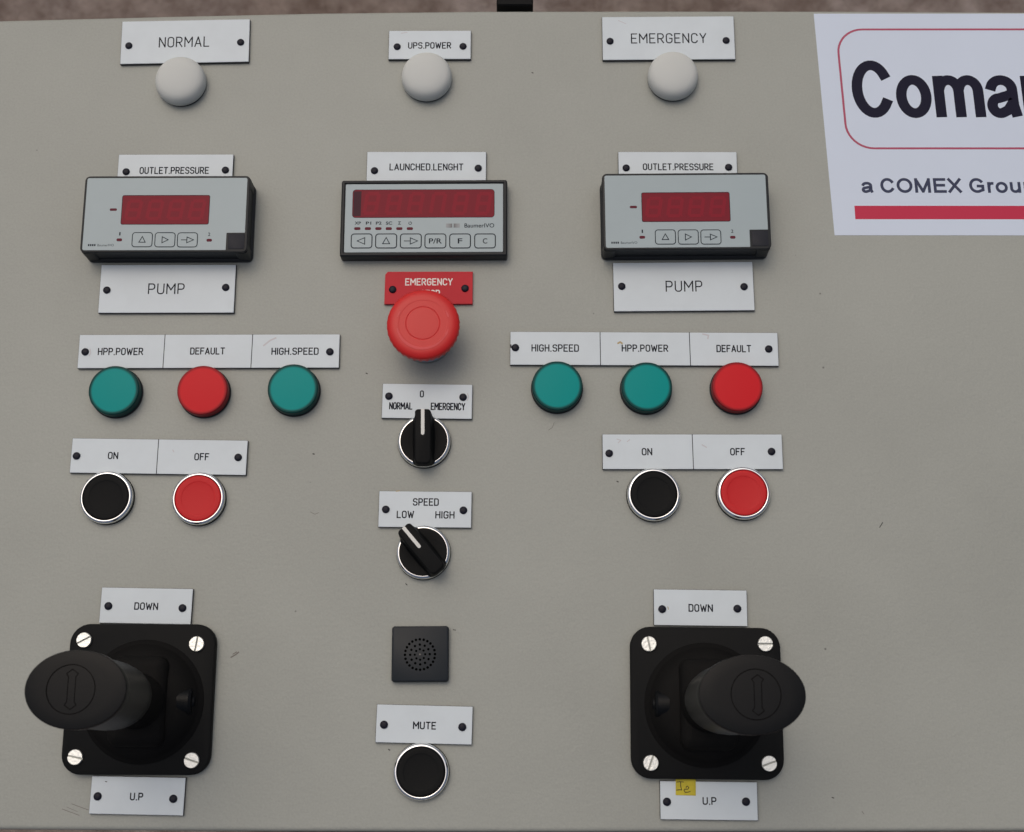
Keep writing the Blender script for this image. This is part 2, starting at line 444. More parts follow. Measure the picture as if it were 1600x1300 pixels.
# ------------------------------------------------------------------ nameplates
T_PL = 2.2
def nameplate(label, q, texts, rivets, name='nameplate', div=(), face=None, ink=None, core=None, group=None, smears=(), chip=False):
    c, w, h, rot = quad(q, T_PL)
    t = thing(name, label, 'nameplate', c, 0, rot, group)
    L = Local(c, rot)
    k = MB()
    if chip:
        out = [(-w / 2, -h / 2), (w / 2, -h / 2), (w / 2, h / 2), (-w / 2 + 1.6, h / 2), (-w / 2 + .2, h / 2 - 1.7)]
        k.loft([[(x, y, 0.03) for x, y in out], [(x, y, T_PL - 0.34) for x, y in out]], True, True)
    else:
        k.rr(w, h, 0.3, [(0, 0.03), (0, T_PL - 0.35)], n=2)
    k.build('core', t, mat=core or M_core)
    fm = MB()
    if chip:
        fm.loft([[(x * .998, y * .996, T_PL - 0.35) for x, y in out], [(x * .996, y * .99, T_PL) for x, y in out]], False, True)
    else:
        fm.rr(w, h, 0.3, [(0.18, T_PL - 0.35), (0.18, T_PL - 0.12), (0.36, T_PL)], n=2)
    fm.build('face', t, mat=face or M_white)
    for s, (px, py), wp, hp in texts:
        mb = MB()
        x, y = L(px, py, T_PL)
        x0, _ = L(px - wp / 2, py, T_PL); x1, _ = L(px + wp / 2, py, T_PL)
        _, y0 = L(px, py + hp / 2, T_PL); _, y1 = L(px, py - hp / 2, T_PL)
        engrave(mb, s, x, y, x1 - x0, y1 - y0, 0.70 if hp > 13 else 0.66, T_PL + 0.02)
        mb.build('lettering', t, mat=ink or M_ink)
    for (a, b) in div:
        p0, p1 = L(*a, T_PL), L(*b, T_PL)
        dv = MB(); dv.ribbon([(p0[0], h / 2 - .2), (p1[0], -h / 2 + .2)], 0.42, T_PL + 0.02)
        dv.build('groove', t, mat=M_ink)
    for (px, py) in rivets:
        x, y = L(px, py, T_PL + .5)
        r = MB(); r.lathe([(2.15, 0), (2.15, .35), (1.95, .7), (1.45, 1.0), (.8, 1.15), (.2, 1.2)], 20)
        r.lathe([(.75, 1.16), (.7, 1.25), (.3, 1.28)], 12)
        rv = r.build('rivet', t, (x, y, T_PL + .01), mat=M_rivet)
    for pts, wd, m in smears:
        sm = MB(); sm.ribbon([L(*p, T_PL) for p in pts], wd, T_PL + 0.012)
        sm.build('smudge', t, mat=m)
    return t

GW = 'white engraved nameplates on the panel'
nameplate('large white plate engraved NORMAL above the left white lamp',
  [(191.3, 33.8), (391.2, 28.8), (388.4, 96.3), (186.6, 100.5)], [('NORMAL', (287.8, 65.5), 79, 16.5)], [(201, 71), (375.8, 65.6)], group=GW)
nameplate('small white plate engraved UPS.POWER above the middle white lamp',
  [(607.5, 47.5), (736, 47.5), (736, 92.5), (606.8, 92.5)], [('UPS.POWER', (671.3, 71), 67.5, 10.2)], [(620.5, 72.5), (723.5, 72)], group=GW,
  smears=[([(627, 52), (636, 50.5)], .5, M_smudge)])
nameplate('large white plate engraved EMERGENCY above the right white lamp',
  [(939.5, 25.5), (1146, 25.5), (1150, 93.3), (942.5, 93.3)], [('EMERGENCY', (1044.8, 59.8), 118, 15.8)], [(953.3, 64), (1134.7, 62.8)], group=GW,
  smears=[([(966, 32), (978, 37)], .4, M_smudge)])
nameplate('white plate engraved OUTLET.PRESSURE above the left pressure meter',
  [(185.5, 240.9), (365.3, 240.9), (362.6, 287), (182, 288)], [('OUTLET.PRESSURE', (272.3, 266.3), 108.5, 11)], [(196.8, 268), (352, 265.4)], group=GW)
nameplate('white plate engraved LAUNCHED.LENGHT above the middle counter meter',
  [(573.6, 236.8), (760.1, 236.8), (759.5, 286), (572, 286)], [('LAUNCHED.LENGHT', (666.3, 260.9), 115.5, 11)], [(585, 266.3), (747.2, 262.4)], group=GW)
nameplate('white plate engraved OUTLET.PRESSURE above the right pressure meter',
  [(965.5, 236.4), (1151.1, 237.4), (1153, 284), (966.6, 284)], [('OUTLET.PRESSURE', (1059.6, 260.7), 110.5, 10.8)], [(978.5, 262), (1138.6, 261)], group=GW)
nameplate('large white plate engraved PUMP below the left pressure meter',
  [(158.6, 414.4), (369.2, 412.2), (365.3, 489.2), (152.3, 488.7)], [('PUMP', (259.9, 451.2), 57, 17)], [(166.7, 453), (352.5, 448.8)], group=GW)
nameplate('large white plate engraved PUMP below the right pressure meter',
  [(956.4, 409.4), (1175.2, 409.4), (1180.6, 485.9), (960.3, 485.9)], [('PUMP', (1068.7, 447.2), 57.5, 17.4)], [(971.6, 447.1), (1162.7, 447.6)], group=GW)
nameplate('red plate engraved EMERGENCY STOP in white behind the mushroom button',
  [(601.4, 424.3), (738.5, 424.3), (738.5, 474.9), (600.3, 474.9)],
  [('EMERGENCY', (670.2, 440.4), 74.3, 11.2), ('STOP', (672, 458.3), 31, 11)], [(613.4, 452), (726.6, 450.2)],
  face=M_redplate, ink=M_wink, core=M_redplate, chip=True)
nameplate('three-field white plate engraved HPP.POWER, DEFAULT, HIGH.SPEED over the left pilot lights',
  [(124.4, 522.9), (531.2, 521.7), (529.8, 574.9), (120.3, 575.5)],
  [('HPP.POWER', (188.4, 549.2), 71, 11.6), ('DEFAULT', (324.3, 548.5), 54.5, 11.2), ('HIGH.SPEED', (461, 548.8), 73.8, 11.4)],
  [(132.8, 549.5), (515.3, 549.4)], div=[((258, 523), (254.5, 575)), ((394.9, 523), (392, 575))], group=GW,
  smears=[([(412, 540), (422, 532), (431, 528)], .9, M_smudge), ([(140.5, 545), (142, 551), (139.5, 556)], .5, M_smudge)])
nameplate('three-field white plate engraved HIGH.SPEED, HPP.POWER, DEFAULT over the right pilot lights',
  [(796.5, 517.1), (1215, 520.4), (1217.4, 572), (797.4, 570.2)],
  [('HIGH.SPEED', (867.5, 543.8), 74.2, 11.6), ('HPP.POWER', (1007.7, 544), 72.8, 11.4), ('DEFAULT', (1146.6, 544.7), 54.5, 11.6)],
  [(805.2, 542.9), (1201.3, 545)], div=[((937.5, 518), (938.4, 571)), ((1077, 519), (1079, 572))], group=GW,
  smears=[([(965.5, 536.5), (969, 534.5), (972, 536.5)], 1.0, M_stain), ([(1098, 522), (1107, 524), (1106, 529)], .8, M_smudge),
          ([(797.8, 539), (799, 543)], .9, M_core)])
nameplate('two-field white plate engraved ON, OFF above the left pair of push buttons',
  [(112.9, 684.2), (387.3, 688), (384.4, 743), (108.5, 738.5)], [('ON', (176.7, 711.8), 16.2, 11.4), ('OFF', (315.3, 713.7), 23.3, 11.6)],
  [(119.3, 712.2), (371.9, 714.5)], div=[((248, 686), (244.2, 741))], group=GW, smears=[([(270, 703), (271.5, 706)], .5, M_smudge)])
nameplate('two-field white plate engraved ON, OFF above the right pair of push buttons',
  [(940.5, 677.9), (1221.9, 678.5), (1224, 733.4), (942, 733.4)], [('ON', (1010.9, 705.8), 16.6, 11.6), ('OFF', (1152.5, 705.8), 23.3, 11.6)],
  [(951.9, 708.2), (1205.7, 705.4)], div=[((1081.5, 678), (1083.6, 733))], group=GW,
  smears=[([(964, 686), (970, 688), (966, 692)], .5, M_smudge), ([(980, 690), (984, 687)], .5, M_smudge), ([(1097, 695), (1104, 699)], .6, M_smudge)])
nameplate('white plate engraved 0 NORMAL EMERGENCY above the upper selector switch',
  [(597.7, 598.7), (738.3, 600.8), (737.7, 655.2), (596, 653)],
  [('0', (659.2, 615.5), 6.4, 11), ('NORMAL', (626.3, 634.3), 36.6, 11.4), ('EMERGENCY', (700, 635.2), 54, 11.7)], [(607.6, 618.8), (723.5, 620.4)],
  group=GW, smears=[([(730.5, 615), (732.5, 620), (730, 626)], .45, M_smudge)])
nameplate('white plate engraved SPEED LOW HIGH above the lower selector switch',
  [(592.1, 766.9), (737.5, 768), (736.5, 825.2), (590.7, 823.4)],
  [('SPEED', (665.4, 784.4), 40.6, 11.8), ('LOW', (633.4, 803.8), 27.2, 11.8), ('HIGH', (695.2, 804.5), 30.2, 11.8)], [(602.7, 795.8), (724, 797.2)],
  group=GW, smears=[([(619, 767.6), (624, 767)], .5, M_stain)])
nameplate('white plate engraved DOWN above the left joystick',
  [(158.5, 916.9), (301.5, 920.3), (298.3, 976.6), (154.8, 973)], [('DOWN', (228.5, 947.2), 37.4, 11.8)], [(169, 946.8), (284.8, 950)], group=GW)
nameplate('white plate engraved U.P below the left joystick',
  [(142.5, 1211.4), (289.8, 1215.4), (286.8, 1276), (139.4, 1270.8)], [('U.P', (213.4, 1244.6), 20.8, 12.3)], [(152.2, 1244.3), (270.5, 1248.2)], group=GW,
  smears=[([(164.5, 1221), (167, 1221.6)], .4, M_core)])
nameplate('white plate engraved DOWN above the right joystick',
  [(1020.9, 920.3), (1167.1, 922.2), (1168.3, 979), (1021.8, 977)], [('DOWN', (1094.8, 950), 38.2, 12.2)], [(1034.8, 951.7), (1152.3, 951)], group=GW,
  smears=[([(1043.5, 948), (1044.5, 952)], .4, M_stain)])
nameplate('white plate engraved U.P below the right joystick with a yellow tape on it',
  [(1030.8, 1220), (1183.7, 1221.5), (1184.3, 1282.2), (1031.7, 1280.9)], [('U.P', (1108.6, 1251.5), 21.8, 12.3)], [(1042.2, 1252.9), (1165.8, 1252.7)], group=GW)
nameplate('white plate engraved MUTE between the buzzer and the lowest push button',
  [(588.3, 1099.6), (739.2, 1104.1), (737.2, 1164.1), (586.6, 1160.2)], [('MUTE', (663.4, 1133.6), 36.3, 12.2)], [(599.9, 1132.3), (722.3, 1136)], group=GW)

# yellow tape with pen marks on the right U.P plate
c, w, h, rot = quad([(1055.5, 1216), (1087.5, 1216.5), (1087, 1243.5), (1056, 1242.2)], T_PL + .3)
t = thing('yellow_tape', 'scrap of yellow tape with pen writing stuck on the right U.P plate', 'tape', c, T_PL, rot)
L = Local(c, rot)
tp = MB(); tp.rr(w, h, 0.15, [(0, 0.02), (0, 0.16), (0.05, 0.2)], n=1); tp.build('tape_strip', t, mat=M_tape)
pw = MB()
def pen(pts, k):
    pw.ribbon([L(1040 + x / 20, 1210 + y / 20, T_PL + .22) for x, y in pts], 0.42, 0.22 + .01 * k)
pen([(350, 238), (450, 230), (560, 236)], 0); pen([(470, 235), (465, 340), (495, 470)], 1); pen([(340, 492), (430, 480), (505, 488)], 2)
pen([(640, 420), (650, 380), (690, 368), (725, 420), (690, 465), (590, 462), (575, 500), (610, 560), (700, 555), (770, 530)], 3)
pw.build('pen_writing', t, mat=M_pen)

# ------------------------------------------------------------------ sticker
def arc(cx, cy, rx, ry, a0, a1, st=10):
    n = max(2, int(abs(a1 - a0) / st)); return [(cx + rx * math.cos(math.radians(a0 + (a1 - a0) * i / n)), cy + ry * math.sin(math.radians(a0 + (a1 - a0) * i / n))) for i in range(n + 1)]
BOLD = {   # bold sans alphabet: advance, stroke paths in units of cap height 6
 'C': (6.05, [(0, arc(3.0, 3, 2.15, 2.55, 34, 326))]),
 'G': (6.5, [(0, arc(3.15, 3, 2.3, 2.55, 38, 300) + [(5.3, 1.15), (5.3, 2.75), (3.5, 2.75)])]),
 'O': (6.5, [(1, arc(3.25, 3, 2.4, 2.55, 0, 350))]),
 'o': (5.12, [(1, arc(2.56, 2.2, 1.72, 1.78, 0, 350))]),
 'M': (6.98, [(0, [(1.1, .35), (1.1, 5.65)]), (0, [(5.88, .35), (5.88, 5.65)]), (0, [(1.15, 5.4), (3.49, .5), (5.83, 5.4)])]),
 'E': (5.6, [(0, [(1.1, .35), (1.1, 5.65)]), (0, [(1.1, 5.5), (4.8, 5.5)]), (0, [(1.1, 3.1), (4.5, 3.1)]), (0, [(1.1, .5), (4.9, .5)])]),
 'X': (5.6, [(0, [(.75, .4), (4.85, 5.6)]), (0, [(.75, 5.6), (4.85, .4)])]),
 'r': (3.26, [(0, [(1.1, .35), (1.1, 4.05)]), (0, [(1.15, 2.4)] + arc(2.35, 2.65, 1.2, 1.25, 170, 80))]),
 'u': (5.12, [(0, [(1.1, 4.05), (1.1, 2.0)] + arc(2.45, 1.75, 1.35, 1.3, 180, 330)), (0, [(4.0, .35), (4.0, 4.05)])]),
 'n': (5.12, [(0, [(1.1, .35), (1.1, 4.05)]), (0, arc(2.5, 2.6, 1.4, 1.35, 160, 0) + [(3.95, .35)])]),
 'm': (7.45, [(0, [(1.0, .35), (1.0, 4.05)]), (0, arc(2.4, 2.75, 1.33, 1.2, 160, 0) + [(3.73, .35)]), (0, arc(5.1, 2.75, 1.33, 1.2, 160, 0) + [(6.43, .35)])]),
 'a': (4.66, [(0, arc(2.25, 2.95, 1.45, 1.0, 165, 0) + [(3.72, 1.3), (3.95, .4)]),
              (0, [(3.65, 2.45), (2.6, 2.2), (1.7, 2.0)] + arc(1.75, 1.22, 1.0, .80, 105, 290) + [(2.9, .75), (3.6, 1.5)])]),
 'p': (5.12, [(0, [(1.1, -1.5), (1.1, 4.05)]), (1, arc(2.56, 2.2, 1.5, 1.78, 0, 350))]),
 ' ': (2.33, []),
}
tl, tr, bl, br_ = at(1271.4, 21.4), at(1600, 21.2), at(1304, 367.7), at(1600, 367.9)
rot = math.atan2((br_ - bl).y, (br_ - bl).x)
c = bl.copy()
t = thing('sticker', 'white company sticker with big dark letters, thin red frame and thick red bar', 'sticker', c, 0, rot)
L = Local(c, rot)
def sxy(px, py): return Vector(L(px, py, 0.15))
up = sxy(1271.4, 21.4); SH = up.x / up.y; HH = up.y; WW = 236.0      # the sheet is cut a little out of square
def sk(x, y): return (x + SH * y, y)
st = MB()
pts = [sk(0, 0), sk(WW, 0), sk(WW, HH), sk(0, HH)]
st.loft([[(x, y, 0.01) for x, y in pts], [(x, y, .14) for x, y in pts]], True, True); st.build('sheet', t, mat=M_sticker)
def unsk(px, py):
    p = sxy(px, py); return Vector((p.x - SH * p.y, p.y))
p0, p1, p2 = unsk(1311, 92), unsk(1400, 46), unsk(1400, 231.8)
xl = p0.x
fr = MB(); fr.ribbon([sk(x, y) for x, y in rrect(WW - 2 * xl, p1.y - p2.y, 15.5, WW / 2, (p1.y + p2.y) / 2, 10)], 1.25, 0.16, True)
fr.build('frame_line', t, mat=M_stline)
def bold_line(s_, x0p, x1p, ytop, ybase, nvis, stroke, m, kxs=1.0):
    """set so that the first nvis letters span x0p..x1p of the photograph"""
    a_, b_ = unsk(x0p, ybase), unsk(x1p, ybase); h_ = unsk(x0p, ytop).y - a_.y
    adv = sum(BOLD[ch][0] for ch in s_[:nvis]); kx = (b_.x - a_.x) / (adv - .7); ky = h_ / 6.0; x = a_.x - .35 * kx
    for ch in s_:
        wd, strokes = BOLD[ch]; mb = MB()
        for k_, (cl, pl) in enumerate(strokes):
            P_ = [Vector((x + u * kx, a_.y + v * ky)) for u, v in pl]
            if not cl:      # square the ends back by what ribbon() adds
                pass
            mb.ribbon([sk(p.x, p.y) for p in P_], stroke * ky, .16 + .012 * k_, bool(cl))
        if strokes: mb.build('letter', t, mat=m)
        x += wd * kx
bold_line('Coman', 1338, 1593.5, 95.5, 183, 4, 1.04, M_stink)
bold_line('a COMEX Group', 1347.5, 1597, 278.6, 301, 12, 1.15, M_stgrey)
b0, b1 = unsk(1335, 321.5), unsk(1336.5, 342.5)
bar = MB(); bar.poly([sk(b1.x, b1.y), sk(WW - 6, b1.y), sk(WW - 6, b0.y), sk(b0.x, b0.y)], 0.16); bar.build('red_bar', t, mat=M_stred)

# ------------------------------------------------------------------ white lamps
def radius(pc, rpx, z): return (at(pc[0] + rpx, pc[1], z) - at(pc[0] - rpx, pc[1], z)).length / 2
def make_white():
    t = thing('indicator_lamp', '', 'lamp', group='white round indicator lamps along the top')
    k = MB(); k.lathe([(14.2, 0), (14.2, 1.6)], 48); k.build('collar', t, mat=M_housing)
    k = MB(); k.lathe([(14.3, 1.4), (14.75, 2.2), (14.8, 4.6), (14.5, 6.4), (13.8, 7.9), (12.6, 9.1), (11, 9.9), (8, 10.6), (4, 11.0), (1, 11.1)], 56)
    k.build('lens', t, mat=M_lamp, smooth=60); return t
w0 = make_white()
for i, (px, py, lab) in enumerate(((281.5, 125.5, 'plain white round lamp under the NORMAL plate'), (666.4, 118.5, 'plain white round lamp under the UPS.POWER plate'),
                               (1051.6, 117.5, 'plain white round lamp under the EMERGENCY plate'))):
    o = w0 if i == 0 else copy_tree(w0)
    place(o, at(px, py, 5.5), 0, 0, lab)

# ------------------------------------------------------------------ pilot lights
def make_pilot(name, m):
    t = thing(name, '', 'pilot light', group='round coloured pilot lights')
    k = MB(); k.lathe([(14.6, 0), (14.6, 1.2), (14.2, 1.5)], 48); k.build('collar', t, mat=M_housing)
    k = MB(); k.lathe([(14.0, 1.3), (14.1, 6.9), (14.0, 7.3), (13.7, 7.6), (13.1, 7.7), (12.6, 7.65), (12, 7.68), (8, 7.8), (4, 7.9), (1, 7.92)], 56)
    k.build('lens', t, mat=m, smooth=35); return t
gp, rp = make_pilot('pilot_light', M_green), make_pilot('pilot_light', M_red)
used = set()
for px, py, kind, lab in ((177.6, 609.6, 'g', 'teal green pilot light under HPP.POWER on the left strip'), (316.0, 609.4, 'r', 'bright red pilot light under DEFAULT on the left strip'),
                          (457.4, 607.0, 'g', 'teal green pilot light under HIGH.SPEED on the left strip'), (870.7, 602.4, 'g', 'teal green pilot light under HIGH.SPEED on the right strip'),
                          (1010.8, 604.0, 'g', 'teal green pilot light under HPP.POWER on the right strip'), (1152.4, 603.8, 'r', 'bright red pilot light under DEFAULT on the right strip')):
    src = gp if kind == 'g' else rp
    o = src if kind not in used else copy_tree(src); used.add(kind)
    place(o, at(px, py, 7.5), 0, random.uniform(-.3, .3), lab)

# ------------------------------------------------------------------ push buttons
def bezel(t, inner=12.75):
    k = MB(); k.lathe([(14.9, 0), (14.9, 0.8), (14.75, 1.0)], 56); k.build('gasket', t, mat=M_rubber)
    k = MB(); k.lathe([(14.55, .8), (14.7, 1.3), (14.7, 3.1)], 72, cap1=False); k.build('bezel_side', t, mat=M_chromeside)
    k = MB(); k.lathe([(14.7, 3.0), (14.6, 3.55), (14.3, 4.0), (13.85, 4.35), (13.35, 4.58), (13.05, 4.6), (12.88, 4.45), (inner, 3.0)], 72, cap1=False)
    k.build('bezel_ring', t, mat=M_chrome, smooth=70)
    k = MB(); k.lathe([(13.2, 2.6), (12.0, 2.6)], 48, cap1=True); k.build('inner_seat', t, mat=M_rubber)
def make_button(m):
    t = thing('push_button', '', 'push button', group='round push buttons with chrome rings')
    bezel(t)
    k = MB(); k.lathe([(12.45, 2.7), (12.5, 4.2), (12.3, 4.5), (11.6, 4.6), (9.6, 4.52), (9.35, 4.5), (9.1, 4.36), (8.9, 4.32), (6, 4.2), (3, 4.02), (1, 4.0)], 56)
    k.build('cap', t, mat=m, smooth=50); return t
bb, rb = make_button(M_black), make_button(M_redcap)
used = set()
for px, py, kind, lab in ((165.2, 776.6, 'b', 'black push button in a chrome ring under ON at the left'), (309.2, 778.4, 'r', 'red push button in a chrome ring under OFF at the left'),
                          (1021.8, 772.2, 'b', 'black push button in a chrome ring under ON at the right'), (1162.4, 769.9, 'r', 'red push button in a chrome ring under OFF at the right'),
                          (657.6, 1205.9, 'b', 'black push button in a chrome ring under the MUTE plate')):
    src = bb if kind == 'b' else rb
    o = src if kind not in used else copy_tree(src); used.add(kind)
    place(o, at(px, py, 4.3), 0, random.uniform(-.4, .4), lab)

# ------------------------------------------------------------------ selector switches
def make_selector():
    t = thing('selector_switch', '', 'selector switch', group='black selector switches with chrome rings')
    bezel(t, 13.1)
    k = MB(); k.lathe([(13.05, 2.6), (13.1, 4.9), (12.8, 5.4), (11.5, 5.5), (8, 4.9), (3, 4.4), (1, 4.4)], 56); k.build('knob_disc', t, mat=M_black, smooth=50)
    k = MB()
    def stad(w, y0, y1, rt, rb_, z):
        pts = fillet([(w / 2, y0, rb_), (w / 2, y1, rt), (-w / 2, y1, rt), (-w / 2, y0, rb_)], True, 5)
        return [(p.x, p.y, z) for p in pts]
    k.loft([stad(13.5, -14.2, 13.8, 3.6, 3.8, 4.0), stad(10.6, -14.8, 15.0, 3.0, 3.2, 6.0), stad(9.2, -14.9, 16.0, 2.2, 2.8, 9.5),
            stad(8.7, -14.6, 16.0, 1.8, 2.6, 12.8), stad(8.3, -14.2, 15.8, 1.6, 2.4, 13.3), stad(7.7, -13.6, 15.5, 1.4, 2.2, 13.5)], False, True)
    k.build('lever', t, mat=M_black, smooth=40)
    k = MB(); pts = fillet([(0.95, 1.4, .95), (0.95, 15.6), (-0.95, 15.6), (-0.95, 1.4, .95)], True, 5)
    k.loft([[(p.x, p.y, 13.2) for p in pts], [(p.x, p.y, 13.62) for p in pts]], False, True)
    k.loft([[(.95, 15.5, 9.5), (.95, 16.12, 9.5), (-.95, 16.12, 9.5), (-.95, 15.5, 9.5)], [(.95, 15.4, 13.6), (.95, 15.95, 13.6), (-.95, 15.95, 13.6), (-.95, 15.4, 13.6)]], True, True)
    k.build('pointer', t, mat=M_whitemark); return t
s0 = make_selector()
place(s0, at(662.3, 688.6, 4.5), 0, math.radians(1.2), 'upper selector switch with lever and white pointer upright at 0')
s1 = copy_tree(s0)
place(s1, at(661.0, 862.3, 4.5), 0, math.radians(40.5), 'lower selector switch with lever and white pointer turned left to LOW')

# ------------------------------------------------------------------ emergency stop
zc = 28.0
c = at(660.8, 505.4, zc)
t = thing('emergency_stop_button', 'large red mushroom emergency button with turn arrows below its red plate', 'emergency button', c)
k = MB(); k.lathe([(15.0, 0), (15.0, 3.0), (14.4, 3.6), (13.2, 4.0)], 48); k.build('collar', t, mat=M_chromeside)
k = MB(); k.lathe([(13.2, 3.8), (12.8, 11), (12.2, 20), (12.0, 22)], 48); k.build('neck', t, mat=M_housing)
R0 = radius((660.8, 508.8), 57.0, zc - 2)
k = MB(); n = 144; rings = []
for r, z, kn in ((12, zc - 7.2, 0), (R0 - 2.2, zc - 7.5, 0), (R0 - .3, zc - 6.2, 1), (R0 - .05, zc - 3.6, 1), (R0, zc - 2.6, .35), (R0 - .3, zc - 1.4, 0), (R0 - 1.4, zc - .35, 0),
                 (R0 - 3.4, zc + .35, 0), (R0 - 4.6, zc + .52, 0), (13.6, zc + .62, 0), (13.3, zc + .62, 0), (13.1, zc + .55, 0), (12.9, zc + .55, 0), (9.8, zc + .66, 0), (9.55, zc + .66, 0), (9.3, zc + .5, 0), (9.05, zc + .66, 0), (8.8, zc + .68, 0), (5, zc + .74, 0), (1, zc + .76, 0)):
    rings.append([((r + (0.2 if (i // 2) % 2 else -0.2) * kn) * math.cos(2 * math.pi * i / n), (r + (0.2 if (i // 2) % 2 else -0.2) * kn) * math.sin(2 * math.pi * i / n), z) for i in range(n)])
k.loft(rings, True, True); k.build('cap', t, mat=M_estop, smooth=40)
def crescent(a0, a1, r0, wmax, z, name='turn_arrow'):
    mb = MB(); P = []; Q = []
    N = 26
    for i in range(N + 1):
        u = i / N; a = math.radians(a0 + (a1 - a0) * u)
        w = wmax * (0.35 + 0.65 * math.sin(math.pi * min(1, u * 1.15 + .05))) if u < .9 else wmax * .9 * (1 - u) / .1 * 1.2
        P.append(((r0 - w / 2) * math.cos(a), (r0 - w / 2) * math.sin(a))); Q.append(((r0 + w / 2) * math.cos(a), (r0 + w / 2) * math.sin(a)))
    mb.add([(*p, z) for p in P] + [(*q, z) for q in Q], [(i, N + 1 + i, N + 2 + i, i + 1) for i in range(N)])
    mb.build(name, t, mat=M_estop2)
crescent(192, 348, 14.3, 1.5, zc + .70)
crescent(14, 30, 14.3, 1.1, zc + .70)
crescent(152, 166, 14.3, .9, zc + .70)

# ------------------------------------------------------------------ digital meters
SEG = {'a': ((.12, 1), (.88, 1)), 'b': ((1, .92), (1, .56)), 'c': ((1, .44), (1, .08)), 'd': ((.12, 0), (.88, 0)), 'e': ((0, .44), (0, .08)), 'f': ((0, .92), (0, .56)), 'g': ((.12, .5), (.88, .5))}
def digit(parent, cx, cy, w, h, z, sk=0.10, wd=1.0, segs='abcdefg', dot=True):
    mb = MB()
    for j, s in enumerate(segs):
        pts = []
        for (u, v) in SEG[s]:
            pts.append((cx + (u - .5) * w + (v - .5) * h * sk * 1.6, cy + (v - .5) * h))
        mb.ribbon(pts, wd, z + .005 * j)
    if dot:
        x, y = cx + w * .5 + 1.0 - h * .08, cy - h * .5
        mb.poly([(x - .4, y - .4), (x + .4, y - .4), (x + .4, y + .4), (x - .4, y + .4)], z)
    return mb.build('digit', parent, mat=M_digit)
def arrow(mb, kind, cx, cy, z, k=1.0, w=0.46):
    if kind == 'up': P = [(-1.9, -1.6), (1.9, -1.6), (0, 2.0)]; mb.ribbon([(cx + x * k, cy + y * k) for x, y in P], w, z, True)
    if kind == 'left': P = [(1.7, -1.9), (1.7, 1.9), (-2.4, 0)]; mb.ribbon([(cx + x * k, cy + y * k) for x, y in P], w, z, True)
    if kind == 'right': P = [(-1.7, 1.9), (-1.7, -1.9), (1.9, 0)]; mb.ribbon([(cx + x * k, cy + y * k) for x, y in P], w, z, True)
    if kind == 'line':
        P = [(-0.3, 1.8), (-0.3, -1.8), (3.7, 0)]; mb.ribbon([(cx + x * k, cy + y * k) for x, y in P], w, z, True)
        mb.ribbon([(cx - 3.6 * k, cy), (cx - .6 * k, cy)], w, z + .01)
def key(t, cx, cy, w, h, z, sym, rot=0.0, lw=0.56, sk=1.0):
    k = MB(); k.rr(w, h, 1.5, [(0, z - .02), (0.12, z + .10)], cx, cy, 4); kk = k.build('key', t, mat=M_face)
    o = MB(); o.ribbon(rrect(w, h, 1.6, cx, cy, 5), lw, z + .13, True); o.build('outline', kk, mat=M_print)
    s = MB()
    if sym in ('up', 'left', 'right', 'line'): arrow(s, sym, cx, cy, z + .13, sk)
    elif sym == 'P/R': font_mesh(s, 'P/R', cx, cy, 7.4, 3.1, z + .13, 0.012)
    else: font_mesh(s, sym, cx, cy, 2.6, 3.1, z + .13, 0.012)
    s.build('symbol', kk, mat=M_print)
def led(t, cx, cy, w, h, z, name='indicator'):
    k = MB(); k.rr(w, h, min(w, h) * .42, [(0, z), (0.08, z + .08)], cx, cy, 3); k.build(name, t, mat=M_ledoff)

# --- small pressure meters (measured on the right one, then copied to the left)
ZM = 17.0
def zr(x, y): return (900 + x / 4.644, 220 + y / 4.644)
qr = [zr(183, 232), zr(1390, 232), zr(1425, 788), zr(202, 790)]
c, w, h, rot = quad(qr, ZM)
t = thing('pressure_meter', 'black three-key meter with red window under the right OUTLET.PRESSURE plate', 'digital meter', c, 0, rot, 'pressure meters with three keys')
L = Local(c, rot)
k = MB()
k.rr(w + .6, h + .6, 3.2, [(0.4, 0), (0, .6), (0, 2.4), (.7, 3.0), (1.3, 3.2), (1.3, ZM - 3.5), (.9, ZM - 3.0), (.4, ZM - 1.6), (.35, ZM - .6), (.7, ZM - .15), (1.3, ZM)], n=5)
# corner columns on the side walls
for sx in (-1, 1):
    for sy in (-1, 1):
        k.rr(7.5, 6.5, 1.5, [(0, 2.5), (0, ZM - 2.5)], sx * (w / 2 - 4.1), sy * (h / 2 - 3.4), 3)
k.build('housing', t, mat=M_housing, smooth=35)
def lr(x, y): return L(*zr(x, y), ZM)
x0, y1 = lr(203, 248); x1, _ = lr(1380, 248); _, y0 = lr(700, 777)
nx, ny = lr(1258, 645)
x1 = w / 2 - 1.7; x0 = -w / 2 + 1.5; y1 = h / 2 - 1.5; y0 = -h / 2 + 1.3
k = MB(); pts = fillet([(x0, y0, 1.0), (nx, y0, .3), (nx, ny, .5), (x1, ny, .3), (x1, y1, 1.0), (x0, y1, 1.0)], True, 3)
k.loft([[(p.x, p.y, ZM - .1) for p in pts], [(p.x, p.y, ZM + .12) for p in pts]], False, True); k.build('front_foil', t, mat=M_face)
k = MB(); k.rr(x1 - nx - 1.2, ny - y0 - 1.2, .5, [(0, ZM - .3), (0, ZM + .2), (.3, ZM + .35)], (x1 + nx) / 2 + .6, (ny + y0) / 2 - .1, 2); k.build('cover_plug', t, mat=M_notch)
a, b = lr(477, 380), lr(1118, 582)
win = MB(); win.mat(M_winedge).rr(b[0] - a[0] + .7, a[1] - b[1] + .7, 1.1, [(0, ZM + .1), (0, ZM + .16)], (a[0] + b[0]) / 2, (a[1] + b[1]) / 2, 3)
